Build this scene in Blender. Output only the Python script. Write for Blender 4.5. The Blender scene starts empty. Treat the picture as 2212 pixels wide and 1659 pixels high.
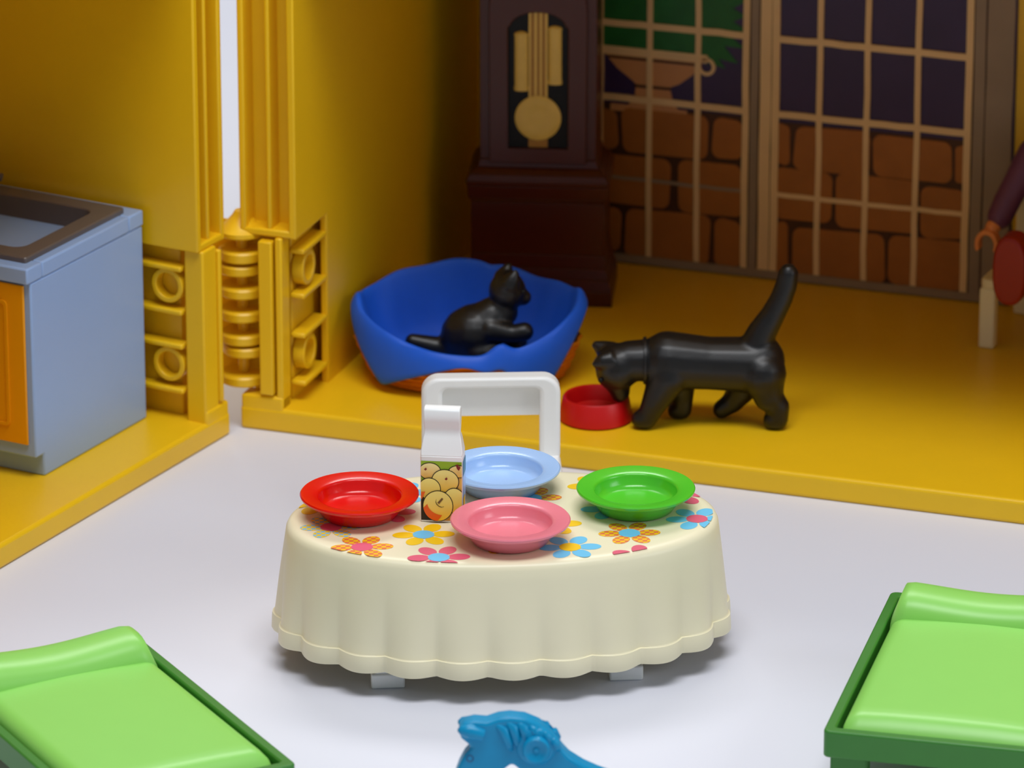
import bpy, bmesh, math, random
from mathutils import Vector, Matrix

random.seed(7)
SC = bpy.context.scene
COL = SC.collection
R = math.radians
# ------------------------------------------------------------------ camera, light, exposure
EL, DIST = R(20.2), 12.4
cam_d = bpy.data.cameras.new('camera')
cam = bpy.data.objects.new('camera', cam_d)
COL.objects.link(cam)
cam.location = (0, -DIST * math.cos(EL), DIST * math.sin(EL))
cam.rotation_euler = (R(90) - EL, 0, 0)
cam_d.sensor_width = 36
cam_d.lens = 12400 / 2212 * 36
cam_d.clip_start, cam_d.clip_end = 0.5, 100
cam_d.dof.use_dof = True
cam_d.dof.focus_distance = 10.95
cam_d.dof.aperture_fstop = 3.6
SC.camera = cam

w = bpy.data.worlds.new('room_light')
SC.world = w
w.use_nodes = True
w.node_tree.nodes['Background'].inputs[0].default_value = (0.80, 0.88, 1.0, 1)
w.node_tree.nodes['Background'].inputs[1].default_value = 0.24


def area(name, loc, target, sx, sy, power, color):
    d = bpy.data.lights.new(name, 'AREA')
    d.shape = 'RECTANGLE'
    d.size, d.size_y, d.energy, d.color = sx, sy, power, color
    o = bpy.data.objects.new(name, d)
    o.location = loc
    o.rotation_euler = (Vector(target) - Vector(loc)).to_track_quat('-Z', 'Y').to_euler()
    COL.objects.link(o)
    return o


area('overhead_light', (0.3, -4.0, 9.0), (0, -1.6, 0), 5.5, 2.6, 560, (0.97, 0.98, 1.0))
area('overhead_light', (0.3, 5.5, 9.0), (0, 1.0, 0), 5.5, 2.6, 420, (1.0, 0.98, 0.96))  # second overhead light, added to brighten the sheet behind the house
area('side_fill', (9.0, -5.4, 5.2), (0, -0.5, 0), 4.0, 3.5, 190, (0.90, 0.95, 1.0))  # fill added from the right to brighten the side wall; no window there
SC.view_settings.view_transform = 'Standard'
SC.view_settings.look = 'None'
SC.view_settings.exposure = 0.0
SC.view_settings.gamma = 1.0
SC.view_settings.use_curve_mapping = False


# ------------------------------------------------------------------ materials
def lin(c):
    return tuple(((v / 255) / 12.92 if v <= 10 else (((v / 255) + 0.055) / 1.055) ** 2.4) for v in c)


def plastic(name, rgb, rough=0.38, spec=0.5, var=0.05, bump=0.02, scale=60, sss=0.0, metal=0.0):
    m = bpy.data.materials.new(name)
    m.use_nodes = True
    nt = m.node_tree
    b = nt.nodes['Principled BSDF']
    c = lin(rgb)
    tc = nt.nodes.new('ShaderNodeTexCoord')
    no = nt.nodes.new('ShaderNodeTexNoise')
    no.inputs['Scale'].default_value = scale
    no.inputs['Detail'].default_value = 3
    nt.links.new(tc.outputs['Object'], no.inputs['Vector'])
    mx = nt.nodes.new('ShaderNodeMix')
    mx.data_type = 'RGBA'
    mx.inputs[6].default_value = tuple(max(0, v * (1 - var)) for v in c) + (1,)
    mx.inputs[7].default_value = tuple(min(1, v * (1 + var)) for v in c) + (1,)
    nt.links.new(no.outputs['Fac'], mx.inputs[0])
    nt.links.new(mx.outputs[2], b.inputs['Base Color'])
    b.inputs['Roughness'].default_value = rough
    b.inputs['Specular IOR Level'].default_value = spec
    b.inputs['Metallic'].default_value = metal
    if sss:
        b.inputs['Subsurface Weight'].default_value = sss
        b.inputs['Subsurface Radius'].default_value = (0.03, 0.02, 0.01)
        b.inputs['Subsurface Scale'].default_value = 0.5
    if bump:
        n2 = nt.nodes.new('ShaderNodeTexNoise')
        n2.inputs['Scale'].default_value = scale * 6
        nt.links.new(tc.outputs['Object'], n2.inputs['Vector'])
        bp = nt.nodes.new('ShaderNodeBump')
        bp.inputs['Strength'].default_value = bump
        bp.inputs['Distance'].default_value = 0.004
        nt.links.new(n2.outputs['Fac'], bp.inputs['Height'])
        nt.links.new(bp.outputs['Normal'], b.inputs['Normal'])
    return m


def checker(name, a, b_, scale):
    m = plastic(name, a, 0.4, var=0.0, bump=0)
    nt = m.node_tree
    ch = nt.nodes.new('ShaderNodeTexChecker')
    ch.inputs['Color1'].default_value = lin(a) + (1,)
    ch.inputs['Color2'].default_value = lin(b_) + (1,)
    ch.inputs['Scale'].default_value = scale
    mp = nt.nodes.new('ShaderNodeMapping')
    mp.inputs['Location'].default_value = (0.0013, 0.0011, 0.0017)
    tc = nt.nodes.new('ShaderNodeTexCoord')
    nt.links.new(tc.outputs['Object'], mp.inputs['Vector'])
    nt.links.new(mp.outputs['Vector'], ch.inputs['Vector'])
    nt.links.new(ch.outputs['Color'], nt.nodes['Principled BSDF'].inputs['Base Color'])
    return m


def apple_ink(name, top, bottom, z0, z1):
    """printed colour wash: runs from one ink to the other up the height of the label"""
    m = plastic(name, top, 0.35, var=0.0, bump=0)
    nt = m.node_tree
    tc = nt.nodes.new('ShaderNodeTexCoord')
    sp = nt.nodes.new('ShaderNodeSeparateXYZ')
    mr = nt.nodes.new('ShaderNodeMapRange')
    mr.inputs['From Min'].default_value = z0
    mr.inputs['From Max'].default_value = z1
    mx = nt.nodes.new('ShaderNodeMix')
    mx.data_type = 'RGBA'
    mx.inputs[6].default_value = lin(bottom) + (1,)
    mx.inputs[7].default_value = lin(top) + (1,)
    nt.links.new(tc.outputs['Object'], sp.inputs[0])
    nt.links.new(sp.outputs['Z'], mr.inputs['Value'])
    nt.links.new(mr.outputs[0], mx.inputs[0])
    nt.links.new(mx.outputs[2], nt.nodes['Principled BSDF'].inputs['Base Color'])
    return m


YEL = plastic('yellow_plastic', (240, 192, 22), 0.36, 0.4, 0.03, 0.03, 14, sss=0.0)
WHITE_SHEET = plastic('white_sheet', (225, 226, 236), 0.55, 0.3, 0.012, 0.02, 3)
CREAM = plastic('cream_plastic', (240, 231, 196), 0.36, 0.45, 0.015, 0.015, 8)
CREAM2 = plastic('cream_white_plastic', (244, 234, 196), 0.36, 0.45, 0.015, 0.015, 20)
WHITE = plastic('white_plastic', (246, 246, 244), 0.33, 0.45, 0.015, 0.015, 20)
RED = plastic('red_plastic', (226, 14, 6), 0.20, 0.5, 0.03, 0.03, 60)
SKYB = plastic('pale_blue_plastic', (168, 202, 246), 0.20, 0.5, 0.02, 0.03, 60)
GRN = plastic('green_plastic', (84, 198, 44), 0.20, 0.5, 0.03, 0.03, 60)
PINK = plastic('pink_plastic', (240, 132, 146), 0.20, 0.5, 0.02, 0.03, 60)
BOWLRED = plastic('dark_red_plastic', (196, 12, 14), 0.38, 0.45, 0.03, 0.03, 60)
BLACK = plastic('black_plastic', (14, 13, 14), 0.40, 0.5, 0.08, 0.06, 50)
CLOTHB = plastic('blue_cloth_plastic', (26, 92, 214), 0.5, 0.35, 0.05, 0.04, 40)
WICK = plastic('orange_wicker', (226, 132, 12), 0.45, 0.4, 0.08, 0.05, 60)
BROWN = plastic('dark_brown_plastic', (76, 26, 14), 0.32, 0.45, 0.06, 0.03, 30)
BLK2 = plastic('black_print', (10, 8, 8), 0.5, 0.3, 0.0, 0)
GOLD = plastic('gold_print', (236, 200, 100), 0.4, 0.4, 0.08, 0.0, 40)
GOLDD = plastic('dark_gold_print', (176, 124, 40), 0.4, 0.4, 0.05, 0.0, 40)
BEIGE = plastic('beige_print', (232, 198, 146), 0.45, 0.35, 0.10, 0.0, 12)
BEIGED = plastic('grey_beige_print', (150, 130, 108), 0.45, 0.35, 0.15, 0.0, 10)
NIGHT = plastic('night_sky_print', (56, 40, 82), 0.4, 0.4, 0.25, 0.0, 9)
MORT = plastic('mortar_print', (74, 44, 24), 0.45, 0.35, 0.2, 0.0, 20)
BRICK = plastic('brick_print', (166, 102, 42), 0.45, 0.35, 0.16, 0.0, 18)
TERRA = plastic('terracotta_print', (206, 146, 96), 0.45, 0.35, 0.08, 0.0, 14)
LEAF = plastic('leaf_print', (34, 104, 46), 0.45, 0.35, 0.35, 0.0, 16)
CAB = plastic('grey_blue_plastic', (152, 180, 224), 0.34, 0.45, 0.015, 0.02, 20)
DOOR = plastic('orange_door_plastic', (240, 160, 10), 0.34, 0.45, 0.03, 0.02, 20)
STEEL = plastic('satin_steel', (112, 102, 97), 0.42, 0.4, 0.04, 0.01, 30, metal=0.35)
BEDL = plastic('light_green_plastic', (145, 215, 98), 0.36, 0.45, 0.02, 0.02, 14)
BEDD = plastic('dark_green_plastic', (58, 128, 44), 0.36, 0.45, 0.04, 0.03, 30)
HORSE = plastic('bright_blue_plastic', (4, 144, 192), 0.32, 0.35, 0.05, 0.03, 40)
DENT_SHADE = plastic('dent_shade_blue', (8, 84, 132), 0.3, 0.5, 0.03, 0.02, 40)  # horse's blue darkened: the shade of the eye dent put into the colour
PURP = plastic('purple_plastic', (108, 62, 92), 0.4, 0.4, 0.03, 0.02, 30)
SKIN = plastic('skin_plastic', (240, 150, 84), 0.4, 0.4, 0.02, 0.01, 30)
NAVY = plastic('navy_plastic', (36, 72, 158), 0.4, 0.4, 0.03, 0.02, 30)
SHOE = plastic('maroon_plastic', (150, 34, 18), 0.42, 0.4, 0.03, 0.03, 30)
HAIR = plastic('brown_hair_plastic', (82, 46, 24), 0.4, 0.4, 0.05, 0.02, 30)
P_YEL = plastic('yellow_ink', (250, 205, 22), 0.36, 0.45, 0.0, 0)
P_BLU = plastic('blue_ink', (112, 200, 240), 0.36, 0.45, 0.0, 0)
P_PNK = plastic('pink_ink', (232, 98, 126), 0.36, 0.45, 0.0, 0)
P_CHK = checker('orange_check_ink', (250, 196, 20), (232, 120, 70), 118)
P_CHB = checker('blue_check_ink', (250, 215, 60), (150, 205, 220), 118)
INK = plastic('dark_ink', (40, 26, 8), 0.4, 0.4, 0.0, 0)
LIME = plastic('lime_ink', (150, 184, 32), 0.4, 0.4, 0.0, 0)
TEAL = plastic('teal_ink', (70, 140, 160), 0.4, 0.4, 0.0, 0)
DKRED = plastic('dark_red_ink', (130, 28, 20), 0.4, 0.4, 0.0, 0)
ORNG = plastic('orange_ink', (238, 98, 18), 0.4, 0.4, 0.0, 0)
TAN = plastic('tan_ink', (120, 84, 44), 0.4, 0.4, 0.0, 0)


# ------------------------------------------------------------------ mesh helpers
class M:
    def __init__(s):
        s.v, s.f, s.mi = [], [], []

    def add(s, vs, fs, mi=0, T=None):
        o = len(s.v)
        s.v += [tuple(T @ Vector(p)) for p in vs] if T else [tuple(p) for p in vs]
        s.f += [tuple(i + o for i in f) for f in fs]
        s.mi += [mi] * len(fs)
        return s

    def box(s, x0, x1, y0, y1, z0, z1, mi=0, T=None):
        v = [(x0, y0, z0), (x1, y0, z0), (x1, y1, z0), (x0, y1, z0), (x0, y0, z1), (x1, y0, z1), (x1, y1, z1), (x0, y1, z1)]
        return s.add(v, [(3, 2, 1, 0), (4, 5, 6, 7), (0, 1, 5, 4), (1, 2, 6, 5), (2, 3, 7, 6), (3, 0, 4, 7)], mi, T)

    def loops(s, rings, closed=False, cap0=True, cap1=True, mi=0, T=None):
        n = len(rings[0])
        v = [p for r in rings for p in r]
        f = []
        m = len(rings)
        for i in range(m if closed else m - 1):
            a, b = i * n, ((i + 1) % m) * n
            for j in range(n):
                k = (j + 1) % n
                f.append((a + j, a + k, b + k, b + j))
        if not closed:
            if cap0:
                f.append(tuple(reversed(range(n))))
            if cap1:
                f.append(tuple((m - 1) * n + j for j in range(n)))
        return s.add(v, f, mi, T)

    def lathe(s, prof, n=48, mi=0, T=None, sx=1, sy=1):
        rings = [[(r * sx * math.cos(2 * math.pi * j / n), r * sy * math.sin(2 * math.pi * j / n), z) for j in range(n)] for r, z in prof]
        return s.loops(rings, False, True, True, mi, T)

    def prism(s, poly, z0, z1, mi=0, T=None):
        """poly: list of (x, y) counter-clockwise, extruded along z"""
        return s.loops([[(x, y, z0) for x, y in poly], [(x, y, z1) for x, y in poly]], mi=mi, T=T)

    def tube(s, pts, rad, n=14, mi=0, T=None):
        pts = [Vector(p) for p in pts]
        rings = []
        up = None
        for i, p in enumerate(pts):
            d = (pts[min(i + 1, len(pts) - 1)] - pts[max(i - 1, 0)]).normalized()
            if up is None:
                up = Vector((0, 0, 1)) if abs(d.z) < 0.9 else Vector((0, 1, 0))
            a = d.cross(up).normalized()
            up = a.cross(d).normalized()
            r = rad[i] if isinstance(rad, (list, tuple)) else rad
            rings.append([tuple(p + r * (math.cos(2 * math.pi * j / n) * a + math.sin(2 * math.pi * j / n) * up)) for j in range(n)])
        return s.loops(rings, mi=mi, T=T)

    def ball(s, c, r, mi=0, n=16, sc=(1, 1, 1)):
        rings = []
        for i in range(1, n // 2):
            t = math.pi * i / (n // 2)
            rings.append([(c[0] + r * sc[0] * math.sin(t) * math.cos(2 * math.pi * j / n), c[1] + r * sc[1] * math.sin(t) * math.sin(2 * math.pi * j / n), c[2] - r * sc[2] * math.cos(t)) for j in range(n)])
        o = len(s.v)
        s.loops(rings, cap0=False, cap1=False, mi=mi)
        b, t_ = len(s.v), len(s.v) + 1
        s.v += [(c[0], c[1], c[2] - r * sc[2]), (c[0], c[1], c[2] + r * sc[2])]
        m = len(rings)
        for j in range(n):
            k = (j + 1) % n
            s.f += [(o + k, o + j, b), (o + (m - 1) * n + j, o + (m - 1) * n + k, t_)]
            s.mi += [mi, mi]
        return s

    def caps(s, a, b, ra, rb, mi=0):
        """tapered capsule"""
        a, b = Vector(a), Vector(b)
        s.tube([a, a.lerp(b, .5), b], [ra, (ra + rb) / 2, rb], 16, mi)
        s.ball(a, ra, mi)
        s.ball(b, rb, mi)
        return s


def obj(name, m, mat, parent=None, bevel=0.0, seg=2, smooth=True, angle=40):
    me = bpy.data.meshes.new(name)
    me.from_pydata(m.v, [], m.f)
    mats = mat if isinstance(mat, (list, tuple)) else [mat]
    for q in mats:
        me.materials.append(q)
    if len(mats) > 1:
        me.polygons.foreach_set('material_index', m.mi)
    bm = bmesh.new()
    bm.from_mesh(me)
    bmesh.ops.recalc_face_normals(bm, faces=bm.faces)
    bm.to_mesh(me)
    bm.free()
    if smooth:
        me.polygons.foreach_set('use_smooth', [True] * len(me.polygons))
        me.set_sharp_from_angle(angle=R(angle))
    o = bpy.data.objects.new(name, me)
    COL.objects.link(o)
    if parent is not None:
        o.parent = parent
    if bevel:
        b = o.modifiers.new('edge', 'BEVEL')
        b.width, b.segments, b.limit_method, b.angle_limit = bevel, seg, 'ANGLE', R(35)
        b.harden_normals = False
    return o


def moulded(o, voxel, it=8, fac=0.5):
    """melt overlapping solids into one continuous moulded surface"""
    r = o.modifiers.new('melt', 'REMESH')
    r.mode, r.voxel_size, r.use_smooth_shade = 'VOXEL', voxel, True
    s = o.modifiers.new('soften', 'SMOOTH')
    s.factor, s.iterations = fac, it
    return o


def tag(o, label=None, cat=None, group=None, kind=None):
    for k, v in (('label', label), ('category', cat), ('group', group), ('kind', kind)):
        if v:
            o[k] = v
    return o


def thing(name, label, cat, loc=(0, 0, 0), rz=0.0, group=None):
    o = bpy.data.objects.new(name, None)
    o.empty_display_size = 0.05
    COL.objects.link(o)
    o.location = loc
    o.rotation_euler = (0, 0, R(rz))
    return tag(o, label, cat, group)


def copy_tree(o, parent=None):
    c = o.copy()
    COL.objects.link(c)
    c.parent = parent
    for ch in list(o.children):
        copy_tree(ch, c)
    return c


def clip(poly, conv):
    """cut a flat outline by a convex counter-clockwise one"""
    out = list(poly)
    for i in range(len(conv)):
        a, b = conv[i], conv[(i + 1) % len(conv)]
        inp, out = out, []
        side = lambda p: (b[0] - a[0]) * (p[1] - a[1]) - (b[1] - a[1]) * (p[0] - a[0])
        for j in range(len(inp)):
            p, q = inp[j], inp[(j + 1) % len(inp)]
            sp, sq = side(p), side(q)
            if sp >= 0:
                out.append(p)
            if sp * sq < 0:
                t = sp / (sp - sq)
                out.append((p[0] + t * (q[0] - p[0]), p[1] + t * (q[1] - p[1])))
        if not out:
            return []
    return out


def ell(cx, cy, rx, ry, n=24, rot=0.0, a0=0.0, a1=2 * math.pi):
    c, s = math.cos(rot), math.sin(rot)
    full = abs(a1 - a0 - 2 * math.pi) < 1e-6
    res = []
    for i in range(n if full else n + 1):
        t = a0 + (a1 - a0) * i / n
        x, y = rx * math.cos(t), ry * math.sin(t)
        res.append((cx + x * c - y * s, cy + x * s + y * c))
    return res


def rrect(x0, x1, y0, y1, r, n=5, jit=0.0):
    """rounded rectangle, optionally a little uneven"""
    res = []
    for cx, cy, a in ((x1 - r, y1 - r, 0), (x0 + r, y1 - r, 90), (x0 + r, y0 + r, 180), (x1 - r, y0 + r, 270)):
        jx, jy = random.uniform(-jit, jit), random.uniform(-jit, jit)
        for i in range(n + 1):
            t = R(a + 90 * i / n)
            res.append((cx + jx + r * math.cos(t), cy + jy + r * math.sin(t)))
    return res


# maps a flat drawing (x across, y up) onto an upright plane: x -> x, y -> z, thickness -> -y (towards the viewer)
UPR = Matrix(((1, 0, 0, 0), (0, 0, -1, 0), (0, 1, 0, 0), (0, 0, 0, 1)))


def plate(name, poly, mat, parent, front, thick, bevel=0.0):
    """thin upright plate in the parent's x-z plane; its back lies at y = front + thick, its face at y = front"""
    m = M()
    m.prism(poly, -(front + thick), -front, T=UPR)
    return obj(name, m, mat, parent, bevel)


# ------------------------------------------------------------------ setting
g = M()
g.box(-30, 30, -18, 40, -0.05, 0)
tag(obj('floor', g, WHITE_SHEET), 'white table sheet under the dollhouse and the toys', None, None, 'structure')

# ------------------------------------------------------------------ dollhouse, right half (local x along the open front, y into the room)
BZ = 0.052
HOUSE = thing('dollhouse', 'yellow plastic dollhouse half with printed garden window, behind the cats', 'dollhouse', (-0.569, -0.271, 0), -19.14)


def rounded_slab(x0, x1, y0, y1, z0, z1, r):
    m = M()
    m.prism(rrect(x0, x1, y0, y1, r, 6), z0, z1)
    return m


obj('base', rounded_slab(-0.006, 2.5, 0, 1.19, 0, BZ, 0.008), YEL, HOUSE, 0.009, 3)
TOPZ = 1.155


def side_wall(sgn, inner, outer, strip0, name, parent):
    """hollow ribbed wall; sgn flips x, 'inner' and 'outer' are the two faces' distances from the corner"""
    m = M()

    def bx(a, b, y0, y1, z0, z1):
        xs = sorted((sgn * a, sgn * b))
        m.box(xs[0], xs[1], y0, y1, z0, z1)
    t = 0.014
    # inner skin in one piece, with the notch of the hinge recess cut from its lower front corner
    skin = [(0.01, 0.43), (0.19, 0.43), (0.19, BZ - 0.004), (1.17, BZ - 0.004), (1.17, TOPZ), (0.01, TOPZ)]
    xs = sorted((sgn * (inner - t - 0.003), sgn * inner))
    n_ = len(skin)
    m.add([(xs[0], y, z) for y, z in skin] + [(xs[1], y, z) for y, z in skin], [tuple(range(n_)), tuple(range(2 * n_ - 1, n_ - 1, -1))] + [(j, (j + 1) % n_, n_ + (j + 1) % n_, n_ + j) for j in range(n_)])
    bx(outer, outer + t, 0.01, 1.17, 0.43, TOPZ)                  # outer skin
    mid = (inner + outer) / 2 + 0.002
    bx(mid - 0.006, mid + 0.005, 0.014, 1.17, 0.435, TOPZ)        # middle rib
    bx(outer + 0.001, inner - 0.001, 0.062, 1.169, 0.434, TOPZ)    # back of the channels
    bx(outer + 0.001, inner - 0.002, 0.0101, 0.188, 0.431, 0.447)  # floor of the channels
    bx(outer + 0.001, inner - 0.036, 0.075, 1.168, BZ - 0.004, 0.433)   # recess back
    bx(strip0, inner - 0.010 if sgn < 0 else inner - 0.031, 0.004, 0.050, BZ - 0.004, 0.431)   # front strip beside the hinge
    return obj(name, m, YEL, parent, 0.004, 2)


RW = side_wall(1, 0.122, -0.004, 0.0755, 'side_wall', HOUSE)
bw = M()
bw.box(0.1, 2.5, 1.15, 1.175, BZ - 0.004, TOPZ)
obj('back_wall', bw, YEL, HOUSE)
ew = M()
ew.box(2.46, 2.49, 0.01, 1.17, BZ - 0.004, TOPZ)
obj('end_wall', ew, YEL, HOUSE, 0.004)
hb_ = M()
hb_.box(-0.004, 0.091, 0.001, 0.049, BZ - 0.01, 0.078)
obj('hinge_footing', hb_, YEL, HOUSE, 0.006, 3)
up = M()
up.box(0.0, 2.5, 0.01, 1.175, TOPZ, TOPZ + 0.03)
obj('upper_floor', up, YEL, HOUSE, 0.008)


def shelves(sgn, inner, zs, parent, y0, y1, x_in):
    for z in zs:
        m = M()
        xs = sorted((sgn * (inner - x_in), sgn * (inner - 0.001)))
        m.box(xs[0], xs[1], y0, y1, z - 0.012, z)
        obj('recess_rib', m, YEL, parent, 0.004, 2)


def rings(sgn, inner, cy, zs, parent, length):
    for z in zs:
        m = M()
        T = Matrix.Translation((sgn * (inner - 0.034), cy, z)) @ Matrix.Rotation(R(90) * sgn, 4, 'Y')
        m.loops([[(r * math.cos(2 * math.pi * j / 32), r * math.sin(2 * math.pi * j / 32), h) for j in range(32)] for r, h in ((0.027, 0), (0.038, 0), (0.038, length), (0.027, length))], closed=True, T=T)
        obj('socket_ring', m, YEL, parent, 0.002, 2)


shelves(1, 0.122, (0.394, 0.295, 0.207, 0.100), RW, 0.056, 0.192, 0.034)
rings(1, 0.122, 0.105, (0.34, 0.152), RW, 0.026)

# hinge between the halves
hg = M()
hg.lathe([(0.012, 0.085), (0.012, 0.432)], 20, T=Matrix.Translation((-0.014, 0.046, 0)))
hg.box(0.041, 0.071, -0.004, 0.03, 0.082, 0.423)
hg.box(-0.095, 0.07, 0.074, 0.084, 0.09, 0.436)
HINGE = obj('hinge', hg, YEL, HOUSE, 0.003, 2)
for zc, th, dx, r in ((0.431, 0.024, 0.0, 0.052), (0.377, 0.024, 0.0, 0.050), (0.347, 0.022, -0.004, 0.049), (0.297, 0.022, 0.0, 0.050), (0.245, 0.022, 0.0, 0.050), (0.193, 0.022, 0.0, 0.050), (0.166, 0.021, 0.005, 0.049), (0.102, 0.022, 0.0, 0.052)):
    m = M()
    prof = [(r - 0.004, zc - th / 2), (r, zc - th / 2 + 0.004), (r, zc + th / 2 - 0.004), (r - 0.004, zc + th / 2)]
    if zc > 0.42:
        prof = [(r - 0.004, zc - th / 2), (r, zc - th / 2 + 0.004), (r, zc), (0.036, zc + 0.012), (0.020, zc + 0.030), (0.014, zc + 0.04)]
    m.lathe(prof, 32, T=Matrix.Translation((-0.014 + dx, 0.046, 0)))
    obj('hinge_knuckle', m, YEL, HINGE)

# printed garden window on the back wall: a card with thin drawn pieces on it
FY = 1.15
card = M()
card.box(0.30, 1.37, FY - 0.006, FY - 0.0005, BZ + 0.001, 1.10)
CARD = obj('window_picture', card, NIGHT, HOUSE)
Y1 = FY - 0.006
mo = M()
for a, b in ((0.33, 0.755), (0.82, 1.262)):
    mo.prism(rrect(a, b, 0.06, 0.424 if b > 0.8 else 0.428, 0.003), -(Y1), -(Y1 - 0.0015), T=UPR)
obj('mortar', mo, MORT, CARD)
for x0, x1, z0, z1 in ((0.340, 0.455, 0.326, 0.411), (0.471, 0.667, 0.323, 0.419), (0.683, 0.749, 0.33, 0.415), (0.399, 0.579, 0.198, 0.306), (0.602, 0.749, 0.196, 0.308), (0.345, 0.464, 0.083, 0.178), (0.479, 0.674, 0.072, 0.181), (0.693, 0.749, 0.075, 0.179), (0.829, 0.859, 0.331, 0.415), (0.873, 1.043, 0.325, 0.417), (1.057, 1.228, 0.327, 0.415), (1.241, 1.262, 0.33, 0.409), (0.829, 0.958, 0.207, 0.314), (0.974, 1.157, 0.2, 0.319), (1.168, 1.262, 0.198, 0.308), (0.829, 0.856, 0.075, 0.188), (0.873, 1.083, 0.072, 0.18), (1.097, 1.262, 0.078, 0.185)):
    x0, x1, z0, z1 = x0 - 0.003, x1 + 0.003, z0 - 0.006, z1 + 0.004
    r = min(0.020, (x1 - x0) * 0.35)
    plate('brick', rrect(x0, x1, z0, z1, r, 4, 0.003), BRICK, CARD, Y1 - 0.004, 0.004, 0.001)
# potted plant
leafp = []
random.seed(3)
cx, cz = 0.545, 0.66
for i in range(64):
    t = 2 * math.pi * i / 64
    k = (1.0 if i % 2 == 0 else 0.82) * random.uniform(0.92, 1.06)
    leafp.append((cx + 0.22 * k * math.cos(t), max(0.556 if math.cos(t) < 0.55 else 0.535, cz + 0.19 * k * math.sin(t))))
plate('plant', leafp, LEAF, CARD, Y1 - 0.002, 0.002)
pot = [(0.425, 0.545), (0.455, 0.512), (0.49, 0.487), (0.50, 0.478), (0.497, 0.45), (0.48, 0.425), (0.60, 0.425), (0.585, 0.45), (0.578, 0.478), (0.60, 0.487), (0.632, 0.512), (0.655, 0.545)]
plate('flowerpot', pot, TERRA, CARD, Y1 - 0.003, 0.003)
plate('pot_rim', rrect(0.412, 0.668, 0.543, 0.562, 0.006), BEIGE, CARD, Y1 - 0.004, 0.004)
plate('pot_shade', [(0.43, 0.54), (0.435, 0.534), (0.645, 0.534), (0.65, 0.54)], MORT, CARD, Y1 - 0.0035, 0.0035)
plate('pot_shade', [(0.494, 0.478), (0.498, 0.471), (0.58, 0.471), (0.584, 0.478)], MORT, CARD, Y1 - 0.0035, 0.0035)
plate('pot_foot', rrect(0.44, 0.62, 0.412, 0.428, 0.003), TERRA, CARD, Y1 - 0.0035, 0.0035)
mr_ = M()
mr_.loops([[(0.664 + rr * math.cos(2 * math.pi * j / 24), 0.535 + rr * math.sin(2 * math.pi * j / 24), h) for j in range(24)] for rr, h in ((0.013, -Y1), (0.021, -Y1), (0.021, -(Y1 - 0.004)), (0.013, -(Y1 - 0.004)))], closed=True, T=UPR)
obj('pot_handle', mr_, BEIGE, CARD)


def wavy_bar(x0, x1, z0, z1, vert, jit=0.0012, n=14):
    a, b = [], []
    for i in range(n + 1):
        t = i / n
        j = random.uniform(-jit, jit)
        if vert:
            a.append((x0 + j, z0 + (z1 - z0) * t))
            b.append((x1 + j, z0 + (z1 - z0) * t))
        else:
            a.append((x0 + (x1 - x0) * t, z0 + j))
            b.append((x0 + (x1 - x0) * t, z1 + j))
    return (b + a[::-1]) if vert else (a + b[::-1])


def muntin(x0, x1, z0, z1, vert, mat=BEIGE, name='muntin', thick=0.006):
    plate(name, wavy_bar(x0, x1, z0, z1, vert), mat, CARD, Y1 - thick, thick)


for xs in ((0.417, 0.532, 0.645), (0.927, 1.036, 1.151)):
    for x in xs:
        muntin(x - 0.0065, x + 0.0065, 0.075, 1.09, True)
for a, b, dz in ((0.33, 0.752, 0.0), (0.83, 1.262, 0.0)):
    for i, z in enumerate((0.617, 0.4425, 0.2545, 0.79, 0.965)):
        hw = 0.0075 if i < 2 else (0.0055 if a > 0.5 else 0.004)
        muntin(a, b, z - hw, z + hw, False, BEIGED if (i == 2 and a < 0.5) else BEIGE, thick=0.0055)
# stiles and rails, each a printed strip with a dark line between
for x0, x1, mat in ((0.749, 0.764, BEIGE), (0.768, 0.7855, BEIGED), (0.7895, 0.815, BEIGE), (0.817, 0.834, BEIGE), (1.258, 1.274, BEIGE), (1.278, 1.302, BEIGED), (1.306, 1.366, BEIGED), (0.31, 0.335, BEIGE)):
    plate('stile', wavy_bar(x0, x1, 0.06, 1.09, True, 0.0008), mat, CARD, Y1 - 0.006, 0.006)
for x in (0.766, 0.7875, 0.816, 1.276, 1.304):
    plate('seam_line', wavy_bar(x - 0.0022, x + 0.0022, 0.06, 1.09, True, 0.0006), MORT, CARD, Y1 - 0.0035, 0.0035)
plate('bottom_rail', wavy_bar(0.305, 1.366, 0.055, 0.074, False, 0.001), BEIGED, CARD, Y1 - 0.007, 0.007)

# ------------------------------------------------------------------ dollhouse, left half (local x runs away from the viewer, y into the room)
LEFT = thing('dollhouse', 'yellow plastic dollhouse half with the sink cabinet on it, left of the hinge', 'dollhouse', (-0.597, -0.312, 0), 61.045)
obj('base', rounded_slab(-1.75, 0.008, 0, 1.19, 0, BZ, 0.008), YEL, LEFT, 0.009, 3)
LW = side_wall(-1, 0.094, -0.014, 0.030, 'side_wall', LEFT)
shelves(-1, 0.094, (0.392, 0.296, 0.221, 0.122), LW, 0.054, 0.194, 0.034)
rings(-1, 0.094, 0.092, (0.345, 0.171), LW, 0.026)
bl = M()
bl.box(-1.75, -0.07, 1.15, 1.175, BZ - 0.004, TOPZ)
obj('back_wall', bl, YEL, LEFT)
ew = M()
ew.box(-1.74, -1.71, 0.01, 1.17, BZ - 0.004, TOPZ)
obj('end_wall', ew, YEL, LEFT, 0.004)
hb_ = M()
hb_.box(-0.083, 0.004, 0.001, 0.049, BZ - 0.01, 0.078)
obj('hinge_footing', hb_, YEL, LEFT, 0.006, 3)
ul = M()
ul.box(-1.75, 0.0, 0.01, 1.175, TOPZ, TOPZ + 0.03)
obj('upper_floor', ul, YEL, LEFT, 0.008)
m = M()
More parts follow.
